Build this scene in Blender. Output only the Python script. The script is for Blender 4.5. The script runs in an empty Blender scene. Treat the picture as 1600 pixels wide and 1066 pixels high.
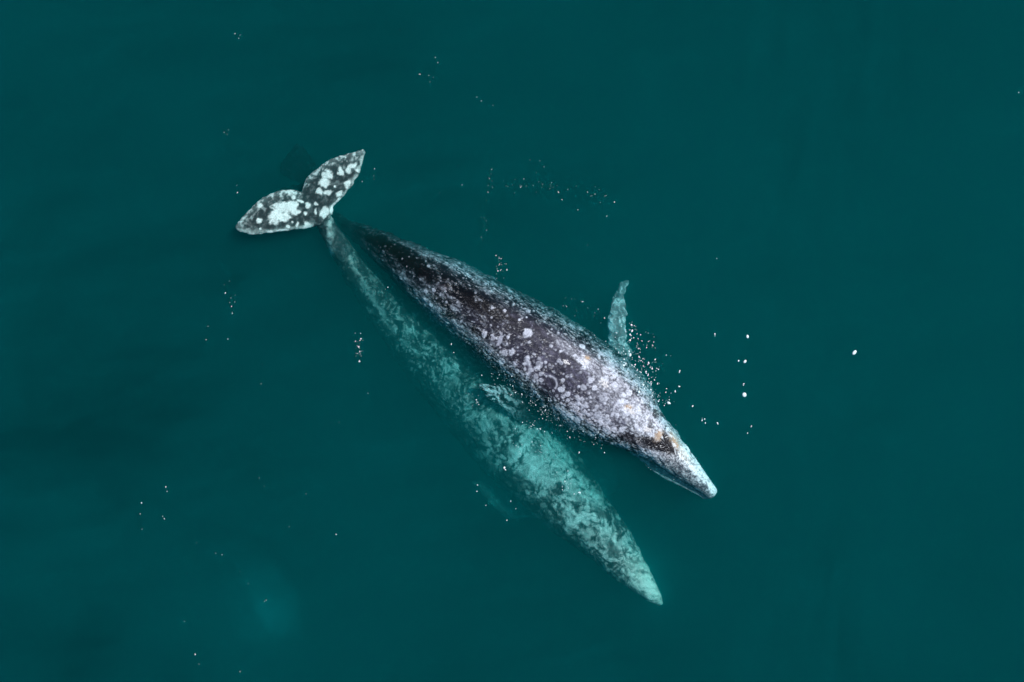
import bpy, math, random
import numpy as np
from mathutils import Vector

random.seed(7)
RNG = np.random.default_rng(11)
SC = bpy.context.scene
COL = SC.collection

# ------------------------------------------------------------------ camera
HEIGHT = 18.0                 # drone height above the water, metres
SPAN = 20.6                   # metres of water across the picture
K = SPAN / 1600.0
cam_data = bpy.data.cameras.new("drone_camera")
cam_data.sensor_width = 36.0
cam_data.lens = 36.0 * HEIGHT / SPAN
cam_data.clip_start = 0.1
cam_data.clip_end = 3000.0
cam = bpy.data.objects.new("drone_camera", cam_data)
COL.objects.link(cam)
cam.location = (0, 0, HEIGHT)
cam.rotation_euler = (0, 0, 0)
SC.camera = cam

# ------------------------------------------------------------------ light
SUN_ELEV, SUN_AZ = math.radians(52), math.radians(26)      # azimuth from +x towards +y
sun_dir = Vector((math.cos(SUN_ELEV) * math.cos(SUN_AZ), math.cos(SUN_ELEV) * math.sin(SUN_AZ), math.sin(SUN_ELEV)))
sun_data = bpy.data.lights.new("sun", "SUN")
sun_data.energy = 4.6
sun_data.angle = math.radians(0.5)
sun_data.color = (1.0, 0.98, 0.95)
sun = bpy.data.objects.new("sun", sun_data)
COL.objects.link(sun)
sun.rotation_euler = sun_dir.to_track_quat("Z", "Y").to_euler()
sun.location = sun_dir * 60

world = bpy.data.worlds.new("World")
SC.world = world
world.use_nodes = True
wn = world.node_tree
sky = wn.nodes.new("ShaderNodeTexSky")
sky.sky_type = "NISHITA"
sky.sun_disc = False
sky.sun_elevation = SUN_ELEV
sky.sun_rotation = math.radians(90) - SUN_AZ
bg = wn.nodes["Background"]
bg.inputs["Strength"].default_value = 0.08
wn.links.new(sky.outputs["Color"], bg.inputs["Color"])

SC.view_settings.view_transform = "Standard"
SC.view_settings.look = "None"
SC.view_settings.exposure = 0.0
SC.view_settings.gamma = 1.0
SC.render.engine = "CYCLES"
SC.cycles.max_bounces = 10
SC.cycles.diffuse_bounces = 2
SC.cycles.volume_bounces = 7
SC.cycles.sample_clamp_indirect = 2.0
SC.cycles.use_denoising = True


# ------------------------------------------------------------------ helpers
def W(px, py, z=0.0):
    """A point of the traced picture (1600 wide) as a world point at height z."""
    f = K * (HEIGHT - z) / HEIGHT
    return np.array(((px - 800.0) * f, (533.0 - py) * f, z))


def to_px(V):
    f = K * (HEIGHT - V[:, 2]) / HEIGHT
    return V[:, 0] / f + 800.0, 533.0 - V[:, 1] / f


def catmull(rows, n):
    """Smooth resampling of control rows (m x d) to n rows."""
    P = np.asarray(rows, float)
    P = np.vstack([2 * P[0] - P[1], P, 2 * P[-1] - P[-2]])
    t = np.linspace(0, len(P) - 3 - 1e-6, n)
    i = t.astype(int)
    f = (t - i)[:, None]
    a, b, c, d = P[i], P[i + 1], P[i + 2], P[i + 3]
    return 0.5 * (2 * b + (c - a) * f + (2 * a - 5 * b + 4 * c - d) * f ** 2 + (3 * b - a - 3 * c + d) * f ** 3)


_PERM = RNG.permutation(256)
_PERM = np.concatenate([_PERM, _PERM, _PERM])
_GRAD = RNG.normal(size=(256, 3))
_GRAD /= np.linalg.norm(_GRAD, axis=1)[:, None]


def noise3(P):
    """Gradient noise, about -1..1."""
    I = np.floor(P).astype(int)
    F = P - I
    I &= 255
    U = F * F * F * (F * (F * 6 - 15) + 10)
    out = np.zeros(len(P))
    for dx in (0, 1):
        for dy in (0, 1):
            for dz in (0, 1):
                h = _PERM[_PERM[_PERM[I[:, 0] + dx] + ((I[:, 1] + dy) & 255)] + ((I[:, 2] + dz) & 255)]
                g = _GRAD[h]
                dot = g[:, 0] * (F[:, 0] - dx) + g[:, 1] * (F[:, 1] - dy) + g[:, 2] * (F[:, 2] - dz)
                w = (U[:, 0] if dx else 1 - U[:, 0]) * (U[:, 1] if dy else 1 - U[:, 1]) * (U[:, 2] if dz else 1 - U[:, 2])
                out += w * dot
    return out * 1.6


def fbm(P, octaves=4, gain=0.55):
    out, amp, tot = 0.0, 1.0, 0.0
    for o in range(octaves):
        out = out + amp * noise3(P * 2.03 ** o + 17.3 * o)
        tot += amp
        amp *= gain
    return out / tot


def ridged(P, octaves=3):
    out, amp, tot = 0.0, 1.0, 0.0
    for o in range(octaves):
        out = out + amp * (1 - np.abs(noise3(P * 1.9 ** o + 31.7 * o)))
        tot += amp
        amp *= 0.6
    return out / tot


def smooth(x, a, b):
    t = np.clip((x - a) / (b - a), 0, 1)
    return t * t * (3 - 2 * t)


def mix(A, B, m):
    return A + (B - A) * m[:, None]


def tag(o, label=None, cat=None, group=None, kind=None):
    if label: o["label"] = label
    if cat: o["category"] = cat
    if group: o["group"] = group
    if kind: o["kind"] = kind
    return o


def mesh_object(name, verts, faces, mat, parent=None, smooth_shade=True):
    me = bpy.data.meshes.new(name)
    me.from_pydata([tuple(v) for v in verts], [], [tuple(f) for f in faces])
    if smooth_shade:
        me.polygons.foreach_set("use_smooth", [True] * len(me.polygons))
    me.materials.append(mat)
    me.update()
    o = bpy.data.objects.new(name, me)
    COL.objects.link(o)
    if parent:
        o.parent = parent
    return o


# ------------------------------------------------------------------ water and seabed
def water_material():
    m = bpy.data.materials.new("sea_water")
    m.use_nodes = True
    n = m.node_tree
    n.nodes.clear()
    out = n.nodes.new("ShaderNodeOutputMaterial")
    add = n.nodes.new("ShaderNodeAddShader")
    s = n.nodes.new("ShaderNodeVolumeScatter")
    a = n.nodes.new("ShaderNodeVolumeAbsorption")
    # scattering per metre = colour * density ; absorption per metre = (1 - colour) * density
    s.inputs["Color"].default_value = (0.010, 0.90, 0.96, 1)
    s.inputs["Density"].default_value = 0.058
    s.inputs["Anisotropy"].default_value = 0.0
    a.inputs["Color"].default_value = (0.0, 0.786, 0.794, 1)
    a.inputs["Density"].default_value = 1.50
    n.links.new(s.outputs[0], add.inputs[0])
    n.links.new(a.outputs[0], add.inputs[1])
    # strongly forward scattering: what makes sunk things soft and gives them a glow
    fw = n.nodes.new("ShaderNodeVolumeScatter")
    fw.inputs["Color"].default_value = (0.03, 0.97, 1.0, 1)
    fw.inputs["Density"].default_value = 0.62
    fw.inputs["Anisotropy"].default_value = 0.92
    add2 = n.nodes.new("ShaderNodeAddShader")
    n.links.new(add.outputs[0], add2.inputs[0])
    n.links.new(fw.outputs[0], add2.inputs[1])
    n.links.new(add2.outputs[0], out.inputs["Volume"])
    return m


def box_mesh(x, y, z0, z1):
    v = [(sx * x, sy * y, z) for z in (z0, z1) for sy in (-1, 1) for sx in (-1, 1)]
    f = [(0, 2, 3, 1), (4, 5, 7, 6), (0, 1, 5, 4), (2, 6, 7, 3), (0, 4, 6, 2), (1, 3, 7, 5)]
    return v, f


v, f = box_mesh(700, 700, -14.0, 0.0)
water = mesh_object("water", v, f, water_material(), smooth_shade=False)
tag(water, kind="structure")


def seabed_material():
    m = bpy.data.materials.new("seabed_sand")
    m.use_nodes = True
    n = m.node_tree
    b = n.nodes["Principled BSDF"]
    t = n.nodes.new("ShaderNodeTexNoise")
    t.inputs["Scale"].default_value = 0.35
    t.inputs["Detail"].default_value = 8
    r = n.nodes.new("ShaderNodeValToRGB")
    r.color_ramp.elements[0].color = (0.12, 0.11, 0.08, 1)
    r.color_ramp.elements[1].color = (0.30, 0.27, 0.20, 1)
    c = n.nodes.new("ShaderNodeTexCoord")
    n.links.new(c.outputs["Object"], t.inputs["Vector"])
    n.links.new(t.outputs["Fac"], r.inputs["Fac"])
    n.links.new(r.outputs["Color"], b.inputs["Base Color"])
    b.inputs["Roughness"].default_value = 0.95
    return m


gx = np.linspace(-690, 690, 121)
GX, GY = np.meshgrid(gx, gx)
P = np.stack([GX.ravel(), GY.ravel(), np.zeros(GX.size)], 1)
GZ = -11.0 + 1.2 * fbm(P * 0.013 + 3.1, 4)
sv = np.stack([P[:, 0], P[:, 1], GZ], 1)
n_ = len(gx)
sf = [(j * n_ + i, j * n_ + i + 1, (j + 1) * n_ + i + 1, (j + 1) * n_ + i) for j in range(n_ - 1) for i in range(n_ - 1)]
seabed = mesh_object("seabed", sv, sf, seabed_material())
tag(seabed, kind="structure")


# an added scattering veil under the surface, thicker to brighten the water: closed, even, no surface of its own
def veil_material():
    m = bpy.data.materials.new("glow_veil_scatter")
    m.use_nodes = True
    n = m.node_tree
    n.nodes.clear()
    out = n.nodes.new("ShaderNodeOutputMaterial")
    sc_ = n.nodes.new("ShaderNodeVolumeScatter")
    sc_.inputs["Color"].default_value = (0.02, 0.95, 1.0, 1)
    sc_.inputs["Density"].default_value = 0.125
    n.links.new(sc_.outputs[0], out.inputs["Volume"])
    return m


vx, vy = np.linspace(-20, 20, 501), np.linspace(-14, 14, 351)
VX, VY = np.meshgrid(vx, vy)
Q = np.stack([VX.ravel(), VY.ravel(), np.zeros(VX.size)], 1)
big = fbm(Q * 0.16 + 4.2, 3)
mid = fbm(Q * np.array((0.55, 0.9, 1)) + 9.1 + 0.35 * big[:, None], 4, 0.55)
rip = fbm(Q * np.array((3.6, 0.75, 1)) + 2.7, 3, 0.6)
cx_, cy_ = Q[:, 0] - 2.2, Q[:, 1] + 0.2
th_ = 0.40 + 0.28 * big + 0.18 * mid + 0.46 * np.exp(-(cx_ ** 2 / 60 + cy_ ** 2 / 30))
th_ += 0.42 * rip * smooth(Q[:, 0] + 2.0 * mid, 2.0, 6.5) * smooth(-Q[:, 0], -9.5, -7.5)  # streaks in thickness stand in for sky reflected on ripples
wav = fbm(np.stack([Q[:, 0] * 0.55 + 0.12 * Q[:, 1], Q[:, 1] * 2.6 - 0.5 * Q[:, 0], Q[:, 2]], 1) + 5.5 + 0.5 * mid[:, None], 4, 0.6)
th_ += 0.34 * wav * (1 - 0.6 * smooth(Q[:, 0], 1.5, 6.0))
for (bx, by, rx, ry, rot, k) in ((400, 935, 26, 48, -40, 0.6), (432, 962, 20, 30, -30, 0.6), (402, 918, 9, 16, -25, 0.4), (380, 985, 50, 60, 0, 0.5), (300, 1000, 80, 60, 0, 0.3), (1032, 938, 26, 20, 50, 1.2), (1015, 905, 52, 40, 55, 0.9), (1000, 885, 26, 46, -35, 0.5), (1112, 765, 26, 20, 50, 0.7), (965, 480, 34, 56, 0, 0.5), (470, 330, 80, 40, -30, 0.6), (545, 300, 36, 50, 30, 0.6), (850, 740, 70, 120, -42, 0.35), (140, 690, 260, 150, 0, -0.35), (60, 1040, 220, 90, 0, -0.3)):
    p_ = W(bx, by, -0.3)  # extra thickness by snouts, flukes and flipper stands in for their halo
    a_ = math.radians(-rot)
    dx, dy = Q[:, 0] - p_[0], Q[:, 1] - p_[1]
    uu, ww = (dx * math.cos(a_) + dy * math.sin(a_)) / (rx * K), (-dx * math.sin(a_) + dy * math.cos(a_)) / (ry * K)
    th_ += k * np.exp(-(uu ** 2 + ww ** 2) * (1 + 0.5 * mid)) * (1 + 0.8 * wav * (k > 1))
edge_ = smooth(20 - np.abs(Q[:, 0]), 0, 6) * smooth(14 - np.abs(Q[:, 1]), 0, 4)
th_ = np.maximum(th_, 0.02) * edge_ + 0.004
nv_ = len(Q)
nx_ = len(vx)
ny_ = len(vy)
tv = np.concatenate([np.c_[Q[:, :2], np.full(nv_, -0.25)], np.c_[Q[:, :2], -0.25 - th_]])
tf = []
for j in range(ny_ - 1):
    for i in range(nx_ - 1):
        a_ = j * nx_ + i
        tf.append((a_, a_ + 1, a_ + nx_ + 1, a_ + nx_))
        tf.append((nv_ + a_, nv_ + a_ + nx_, nv_ + a_ + nx_ + 1, nv_ + a_ + 1))
for i in range(nx_ - 1):
    a_, b_ = i, (ny_ - 1) * nx_ + i
    tf.append((a_, nv_ + a_, nv_ + a_ + 1, a_ + 1))
    tf.append((b_, b_ + 1, nv_ + b_ + 1, nv_ + b_))
for j in range(ny_ - 1):
    a_, b_ = j * nx_, j * nx_ + nx_ - 1
    tf.append((a_, a_ + nx_, nv_ + a_ + nx_, nv_ + a_))
    tf.append((b_, nv_ + b_, nv_ + b_ + nx_, b_ + nx_))
veil = mesh_object("glow_veil", tv, tf, veil_material())
# a small pale silt cloud hanging near the surface
gx_ = np.linspace(-1.15, 1.15, 93)
SX, SY = np.meshgrid(gx_, gx_)
sq = np.stack([SX.ravel(), SY.ravel(), np.zeros(SX.size)], 1)
sn = fbm(sq * 1.7 + 6.6, 4, 0.6)
sf2 = fbm(sq * 5.5 + 3.6, 3, 0.6)
along_, across_ = sq[:, 0] * 0.60 - sq[:, 1] * 0.80, sq[:, 0] * 0.80 + sq[:, 1] * 0.60
sh = 0.42 * np.exp(-((along_ - 0.15) ** 2 / 0.42 + (across_ + 0.02 + 0.22 * sn) ** 2 / 0.20)) * (1 + 1.3 * sn + 0.9 * sf2)
sh *= 0.35 + 0.65 / (1 + np.exp((across_ - 0.30 - 0.25 * sn) / 0.05))
sh = np.maximum(sh * smooth(1.12 - np.hypot(sq[:, 0], sq[:, 1]), 0.0, 0.45), 0.0) + 0.0015
sc0 = W(415, 945, -0.55)
m_ = len(gx_)
tv = np.concatenate([np.c_[sq[:, :2] + sc0[:2], -0.50 + 0.5 * sh], np.c_[sq[:, :2] + sc0[:2], -0.50 - 0.5 * sh]])
tf = []
for j in range(m_ - 1):
    for i in range(m_ - 1):
        a_ = j * m_ + i
        tf.append((a_, a_ + 1, a_ + m_ + 1, a_ + m_))
        tf.append((m_ * m_ + a_, m_ * m_ + a_ + m_, m_ * m_ + a_ + m_ + 1, m_ * m_ + a_ + 1))
for i in range(m_ - 1):
    for a_, b_ in ((i, i + 1), ((m_ - 1) * m_ + i + 1, (m_ - 1) * m_ + i), ((i + 1) * m_, i * m_), (i * m_ + m_ - 1, (i + 1) * m_ + m_ - 1)):
        tf.append((a_, m_ * m_ + a_, m_ * m_ + b_, b_))
cm = veil_material()
cm.name = "silt_cloud"
for nd in cm.node_tree.nodes:
    if nd.type == "VOLUME_SCATTER":
        nd.inputs["Density"].default_value = 0.19
silt = mesh_object("silt_cloud", tv, tf, cm)
tag(silt, "pale turquoise cloud of silt hanging in the water at the lower left", "silt cloud", kind="stuff")
tag(veil, "added milky veil under the surface, shaped to brighten and streak the sea water", "glow_veil", kind="stuff")


# ------------------------------------------------------------------ whales
def warp(P, freq, amp):
    return P + amp * np.stack([noise3(P * freq + 3.3), noise3(P * freq + 41.1), noise3(P * freq + 77.7)], 1)


def skin_material(name):
    m = bpy.data.materials.new(name)
    m.use_nodes = True
    n = m.node_tree
    b = n.nodes["Principled BSDF"]
    at = n.nodes.new("ShaderNodeAttribute")
    at.attribute_name = "skin"
    wet = n.nodes.new("ShaderNodeAttribute")
    wet.attribute_name = "film"
    co = n.nodes.new("ShaderNodeTexCoord")
    nz = n.nodes.new("ShaderNodeTexNoise")
    nz.inputs["Scale"].default_value = 42.0
    nz.inputs["Detail"].default_value = 3.0
    nz.inputs["Roughness"].default_value = 0.7
    mr = n.nodes.new("ShaderNodeMapRange")
    mr.inputs["From Min"].default_value = 0.3
    mr.inputs["From Max"].default_value = 0.7
    mr.inputs["To Min"].default_value = 0.72
    mr.inputs["To Max"].default_value = 1.28
    mul = n.nodes.new("ShaderNodeVectorMath")
    mul.operation = "SCALE"
    n.links.new(co.outputs["Object"], nz.inputs["Vector"])
    n.links.new(nz.outputs["Fac"], mr.inputs["Value"])
    n.links.new(at.outputs["Color"], mul.inputs[0])
    n.links.new(mr.outputs["Result"], mul.inputs["Scale"])
    gr = n.nodes.new("ShaderNodeAttribute")
    gr.attribute_name = "glint_specks"
    n2 = n.nodes.new("ShaderNodeTexNoise")
    n2.inputs["Scale"].default_value = 22.0
    n2.inputs["Detail"].default_value = 2.5
    n2.inputs["Roughness"].default_value = 0.8
    n2.inputs["Distortion"].default_value = 0.8
    mp = n.nodes.new("ShaderNodeMapping")
    mp.inputs["Rotation"].default_value = (0, 0, math.radians(36))
    mp.inputs["Scale"].default_value = (0.75, 1.5, 1.5)
    m2 = n.nodes.new("ShaderNodeMapRange")
    m2.inputs["From Min"].default_value = 0.57
    m2.inputs["From Max"].default_value = 0.66
    m3 = n.nodes.new("ShaderNodeMath")
    m3.operation = "MULTIPLY"
    mx = n.nodes.new("ShaderNodeMixRGB")
    mx.inputs["Color2"].default_value = (0.80, 0.81, 0.84, 1)
    n.links.new(co.outputs["Object"], mp.inputs["Vector"])
    n.links.new(mp.outputs["Vector"], n2.inputs["Vector"])
    n.links.new(n2.outputs["Fac"], m2.inputs["Value"])
    n.links.new(m2.outputs["Result"], m3.inputs[0])
    n.links.new(gr.outputs["Fac"], m3.inputs[1])
    n.links.new(m3.outputs["Value"], mx.inputs["Fac"])
    n.links.new(mul.outputs["Vector"], mx.inputs["Color1"])
    n.links.new(mx.outputs["Color"], b.inputs["Base Color"])
    bp = n.nodes.new("ShaderNodeBump")
    bp.inputs["Strength"].default_value = 0.55
    bp.inputs["Distance"].default_value = 0.02
    n.links.new(nz.outputs["Fac"], bp.inputs["Height"])
    n.links.new(bp.outputs["Normal"], b.inputs["Normal"])
    b.inputs["Roughness"].default_value = 0.22
    n.links.new(wet.outputs["Fac"], b.inputs["Specular IOR Level"])
    return m


def loft_body(stations, jaw, jaw_shift, n=260, m=112, knuckles=(0.62, 0.93)):
    """stations: (Rx,Ry, Lx,Ly, ztop, aspect), snout first. Returns verts, faces, axis samples (x,y,halfwidth,ztop)."""
    S = catmull(stations, n)
    th = np.linspace(0, 2 * np.pi, m, endpoint=False)
    c, s = np.cos(th), np.sin(th)
    verts, axis = [], []
    for i, (rx, ry, lx, ly, zt, asp) in enumerate(S):
        t = i / (n - 1)
        hw = 0.5 * math.hypot(rx - lx, ry - ly) * K * (HEIGHT - zt) / HEIGHT
        hh = hw * asp
        zc = zt - hh
        R, L = W(rx, ry, zc), W(lx, ly, zc)
        C, A = (R + L) / 2, (R - L) / 2
        j = jaw * smooth(np.array([t]), 0.02, 0.08)[0] * (1 - smooth(np.array([t]), 0.2, 0.33)[0])
        lat = np.sign(c) * np.abs(c) ** 0.95
        below = smooth(-s, 0.08, 0.24)
        lat = lat * (1 + j * below) - jaw_shift * (j > 0) * min(1, j / max(jaw, 1e-6)) * below
        gro = np.exp(-((s + 0.14) / 0.07) ** 2)
        lat = lat * (1 - 0.75 * j * gro)
        zz = zc + hh * s
        kn = smooth(np.array([t]), knuckles[0], knuckles[0] + 0.05)[0] * (1 - smooth(np.array([t]), knuckles[1] - 0.03, knuckles[1])[0])
        bump = kn * (0.5 + 0.5 * math.cos((t - knuckles[0]) / (knuckles[1] - knuckles[0]) * 2 * math.pi * 9)) * 0.05
        zz = zz + bump * np.exp(-(c / 0.22) ** 2) * (s > 0)
        for k in range(m):
            verts.append((C[0] + A[0] * lat[k], C[1] + A[1] * lat[k], zz[k]))
        axis.append((C[0], C[1], hw, zt))
    faces = [(i * m + k, i * m + (k + 1) % m, (i + 1) * m + (k + 1) % m, (i + 1) * m + k) for i in range(n - 1) for k in range(m)]
    faces.append(tuple(range(m - 1, -1, -1)))
    faces.append(tuple((n - 1) * m + k for k in range(m)))
    return verts, faces, np.array(axis)


def loft_blade(sections, n=60, m=40):
    """sections: (ax,ay, bx,by, z, thickness m): a fluke lobe or flipper from root to tip; a = one edge, b = the other."""
    S = catmull(sections, n)
    th = np.linspace(0, 2 * np.pi, m, endpoint=False)
    verts = []
    for (ax, ay, bx, by, z, tk) in S:
        A, B = W(ax, ay, z), W(bx, by, z)
        C, D = (A + B) / 2, (A - B) / 2
        for a in th:
            c, s = math.cos(a), math.sin(a)
            verts.append((C[0] + D[0] * c, C[1] + D[1] * c, z + 0.5 * tk * s * (1 + 0.35 * c)))
    faces = [(i * m + k, i * m + (k + 1) % m, (i + 1) * m + (k + 1) % m, (i + 1) * m + k) for i in range(n - 1) for k in range(m)]
    faces.append(tuple(range(m - 1, -1, -1)))
    faces.append(tuple((n - 1) * m + k for k in range(m)))
    return verts, faces


def fuse(pieces, voxel):
    """One continuous closed surface out of the overlapping closed pieces."""
    verts, faces = [], []
    for v_, f_ in pieces:
        o_ = len(verts)
        verts += [tuple(p) for p in v_]
        faces += [tuple(i + o_ for i in q) for q in f_]
    me = bpy.data.meshes.new("fuse")
    me.from_pydata(verts, [], faces)
    me.update()
    import bmesh
    bm = bmesh.new()
    bm.from_mesh(me)
    bmesh.ops.recalc_face_normals(bm, faces=bm.faces)
    bm.to_mesh(me)
    bm.free()
    o = bpy.data.objects.new("fuse", me)
    COL.objects.link(o)
    r = o.modifiers.new("r", "REMESH")
    r.mode = "VOXEL"
    r.voxel_size = voxel
    sm = o.modifiers.new("s", "SMOOTH")
    sm.factor = 0.5
    sm.iterations = 4
    dg = bpy.context.evaluated_depsgraph_get()
    out = bpy.data.meshes.new_from_object(o.evaluated_get(dg))
    bpy.data.objects.remove(o)
    bpy.data.meshes.remove(me)
    return out


def get_co(me):
    a = np.empty(len(me.vertices) * 3, np.float32)
    me.vertices.foreach_get("co", a)
    return a.reshape(-1, 3).astype(float)


def get_no(me):
    a = np.empty(len(me.vertices) * 3, np.float32)
    me.vertex_normals.foreach_get("vector", a)
    return a.reshape(-1, 3).astype(float)


def body_coords(V, axis):
    """(distance from the snout in m, lateral fraction: + on the R side, 0..1 along the body)."""
    ax = axis[::2]
    seg = np.r_[0, np.cumsum(np.hypot(np.diff(ax[:, 0]), np.diff(ax[:, 1])))]
    T = np.gradient(ax[:, :2], axis=0)
    T /= np.linalg.norm(T, axis=1)[:, None]
    idx = np.empty(len(V), int)
    for a in range(0, len(V), 20000):
        d = (V[a:a + 20000, None, 0] - ax[None, :, 0]) ** 2 + (V[a:a + 20000, None, 1] - ax[None, :, 1]) ** 2
        idx[a:a + 20000] = d.argmin(1)
    d = V[:, :2] - ax[idx, :2]
    along = (d * T[idx]).sum(1)
    lat = d[:, 0] * T[idx, 1] - d[:, 1] * T[idx, 0]
    return seg[idx] + along, lat / np.maximum(ax[idx, 2], 0.05), T[idx], lat


def spots(V, centres, radii, edge=0.25, warp=0.25, stretch=None):
    """Union of round blotches on the skin, edges made ragged by noise; (mask, tone 0..1 of the blotch on top)."""
    order = np.argsort(V[:, 0])
    Vs = V[order]
    wob = noise3(Vs * 14.0) + 0.6 * noise3(Vs * 33.0 + 5)
    m = np.zeros(len(V))
    tone = np.zeros(len(V))
    for c, r in zip(centres, radii):
        lo, hi = np.searchsorted(Vs[:, 0], [c[0] - 1.6 * r, c[0] + 1.6 * r])
        q = Vs[lo:hi] - c
        d = np.sqrt((q ** 2).sum(1)) / r + warp * wob[lo:hi]
        v_ = 1 - smooth(d, 1 - edge, 1 + edge)
        k = v_ > m[lo:hi]
        tn = random.uniform(0.3, 1.0)
        tone[lo:hi][k] = tn + 0.25 * smooth(d[k], 0.55, 0.95)
        m[lo:hi] = np.maximum(m[lo:hi], v_)
    out, tt = np.empty_like(m), np.empty_like(m)
    out[order] = m
    tt[order] = tone
    return out, tt


def patch(x, y, cx, cy, rx, ry, rot, wob, edge=0.18):
    a = math.radians(rot)
    dx, dy = x - cx, y - cy
    u = (dx * math.cos(a) + dy * math.sin(a)) / rx
    v_ = (-dx * math.sin(a) + dy * math.cos(a)) / ry
    d = np.sqrt(u * u + v_ * v_) + wob
    return 1 - smooth(d, 1 - edge, 1 + edge)


def finish(me, name, colour, film, glint_specks, mat, V):
    me.vertices.foreach_set("co", V.astype(np.float32).ravel())
    ca = me.attributes.new("skin", "FLOAT_COLOR", "POINT")
    c4 = np.concatenate([np.clip(colour, 0.004, 0.9), np.ones((len(V), 1))], 1).astype(np.float32)
    ca.data.foreach_set("color", c4.ravel())
    fa = me.attributes.new("film", "FLOAT", "POINT")
    fa.data.foreach_set("value", film.astype(np.float32))
    ga = me.attributes.new("glint_specks", "FLOAT", "POINT")
    ga.data.foreach_set("value", glint_specks.astype(np.float32))
    me.materials.clear()
    me.materials.append(mat)
    me.polygons.foreach_set("use_smooth", np.ones(len(me.polygons), bool))
    me.name = name
    me.update()
    o = bpy.data.objects.new(name, me)
    COL.objects.link(o)
    return o


# ---- upper whale, its back just out of the water
A_ST = [  # Rx, Ry, Lx, Ly, ztop, aspect
    (1117, 774, 1114, 777, -0.30, 1.0),
    (1120, 765, 1106, 779, -0.20, 0.95),
    (1112, 753, 1096, 771, -0.14, 0.95),
    (1097, 731, 1074, 757, -0.09, 0.95),
    (1077, 703, 1046, 740, -0.03, 0.95),
    (1054, 674, 1012, 718, 0.03, 0.95),
    (1033, 644, 975, 702, 0.06, 0.92),
    (1014, 602, 930, 690, 0.09, 0.88),
    (985, 568, 885, 669, 0.11, 0.86),
    (940, 531, 842, 640, 0.11, 0.86),
    (892, 499, 798, 606, 0.09, 0.86),
    (840, 470, 756, 572, 0.06, 0.88),
    (786, 443, 712, 531, 0.01, 0.90),
    (735, 416, 668, 493, -0.04, 0.95),
    (680, 393, 630, 455, -0.10, 1.0),
    (630, 374, 597, 420, -0.20, 1.08),
    (586, 357, 568, 390, -0.36, 1.15),
    (553, 346, 543, 368, -0.58, 1.1),
    (523, 330, 516, 346, -0.76, 1.0),
    (492, 302, 488, 314, -0.84, 0.8),
    (478, 287, 474, 295, -0.86, 0.6),
]
A_body = loft_body(A_ST, jaw=0.30, jaw_shift=0.24)
A_fl_r = loft_blade([
    (975, 585, 935, 575, -0.75, 0.34), (984, 552, 945, 556, -0.62, 0.30), (978, 530, 951, 532, -0.52, 0.22),
    (978, 508, 949, 507, -0.46, 0.18), (978, 484, 952, 487, -0.46, 0.15), (977, 463, 957, 467, -0.50, 0.12),
    (978, 449, 964, 450, -0.56, 0.09), (979, 439, 971, 438, -0.62, 0.05)])
A_fl_l = loft_blade([
    (905, 655, 860, 700, -1.15, 0.34), (872, 640, 840, 684, -0.95, 0.28), (836, 622, 812, 662, -0.72, 0.22),
    (803, 608, 785, 640, -0.52, 0.17), (774, 600, 765, 623, -0.42, 0.12), (752, 598, 750, 606, -0.40, 0.06)])
A_tl = loft_blade([
    (500, 308, 482, 285, -0.90, 0.22), (488, 318, 462, 288, -0.78, 0.20), (465, 328, 440, 295, -0.85, 0.15),
    (435, 335, 420, 310, -0.85, 0.10), (412, 332, 409, 326, -0.85, 0.04)])
A_tr = loft_blade([
    (500, 310, 478, 295, -0.90, 0.22), (502, 292, 462, 282, -0.84, 0.20), (494, 268, 440, 272, -0.84, 0.15),
    (486, 247, 440, 256, -0.84, 0.10), (474, 232, 450, 240, -0.84, 0.07), (464, 224, 457, 230, -0.86, 0.04)])
meA = fuse([A_body[:2], A_fl_r, A_fl_l, A_tl, A_tr], 0.0155)
V = get_co(meA)
N = get_no(meA)
s, u, T, lat = body_coords(V, A_body[2])
x, y = to_px(V)
L = np.stack([s, lat, V[:, 2]], 1)                 # along-body coordinates
up = smooth(N[:, 2], -0.1, 0.5)

base = np.array((0.030, 0.028, 0.036))
base = np.array((0.022, 0.023, 0.032))
col = np.tile(base, (len(V), 1))
streak = fbm(L * np.array((2.2, 7.5, 7.5)), 5, 0.62)
mott = fbm(L * np.array((5.0, 11.0, 11.0)) + 9, 4, 0.65)
fine = fbm(L * np.array((16, 34, 34)) + 40, 3, 0.7)
web = ridged(L * np.array((9, 20, 20)) + 3, 3)
cloud = fbm(L * 0.9 + 21, 3)

# grey-violet sky sheen painted into the bare back, streaked; finely flecked greys elsewhere
Lw = warp(warp(L, 2.2, 0.10), 7.0, 0.030)
streak2 = fbm(Lw * np.array((3.0, 13.0, 13.0)) + 50, 4, 0.65)
fleckn = fbm(Lw * np.array((9.0, 36.0, 36.0)) + 90, 3, 0.75)
tiny = noise3(Lw * np.array((24.0, 58.0, 58.0)) + 120)
curl = ridged(warp(L, 5.0, 0.08) * np.array((11, 20, 20)) + 5, 2)
side = smooth(np.abs(u), 0.42, 0.85)
rear = smooth(s, 4.4, 6.6)
left = smooth(-u, 0.35, 0.7)
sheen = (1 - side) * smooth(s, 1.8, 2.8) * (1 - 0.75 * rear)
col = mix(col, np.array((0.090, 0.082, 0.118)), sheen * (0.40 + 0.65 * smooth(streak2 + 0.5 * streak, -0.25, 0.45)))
col = mix(col, np.array((0.26, 0.245, 0.33)), sheen * 0.6 * smooth(streak2 + 0.4 * fleckn, 0.18, 0.62))
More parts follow.
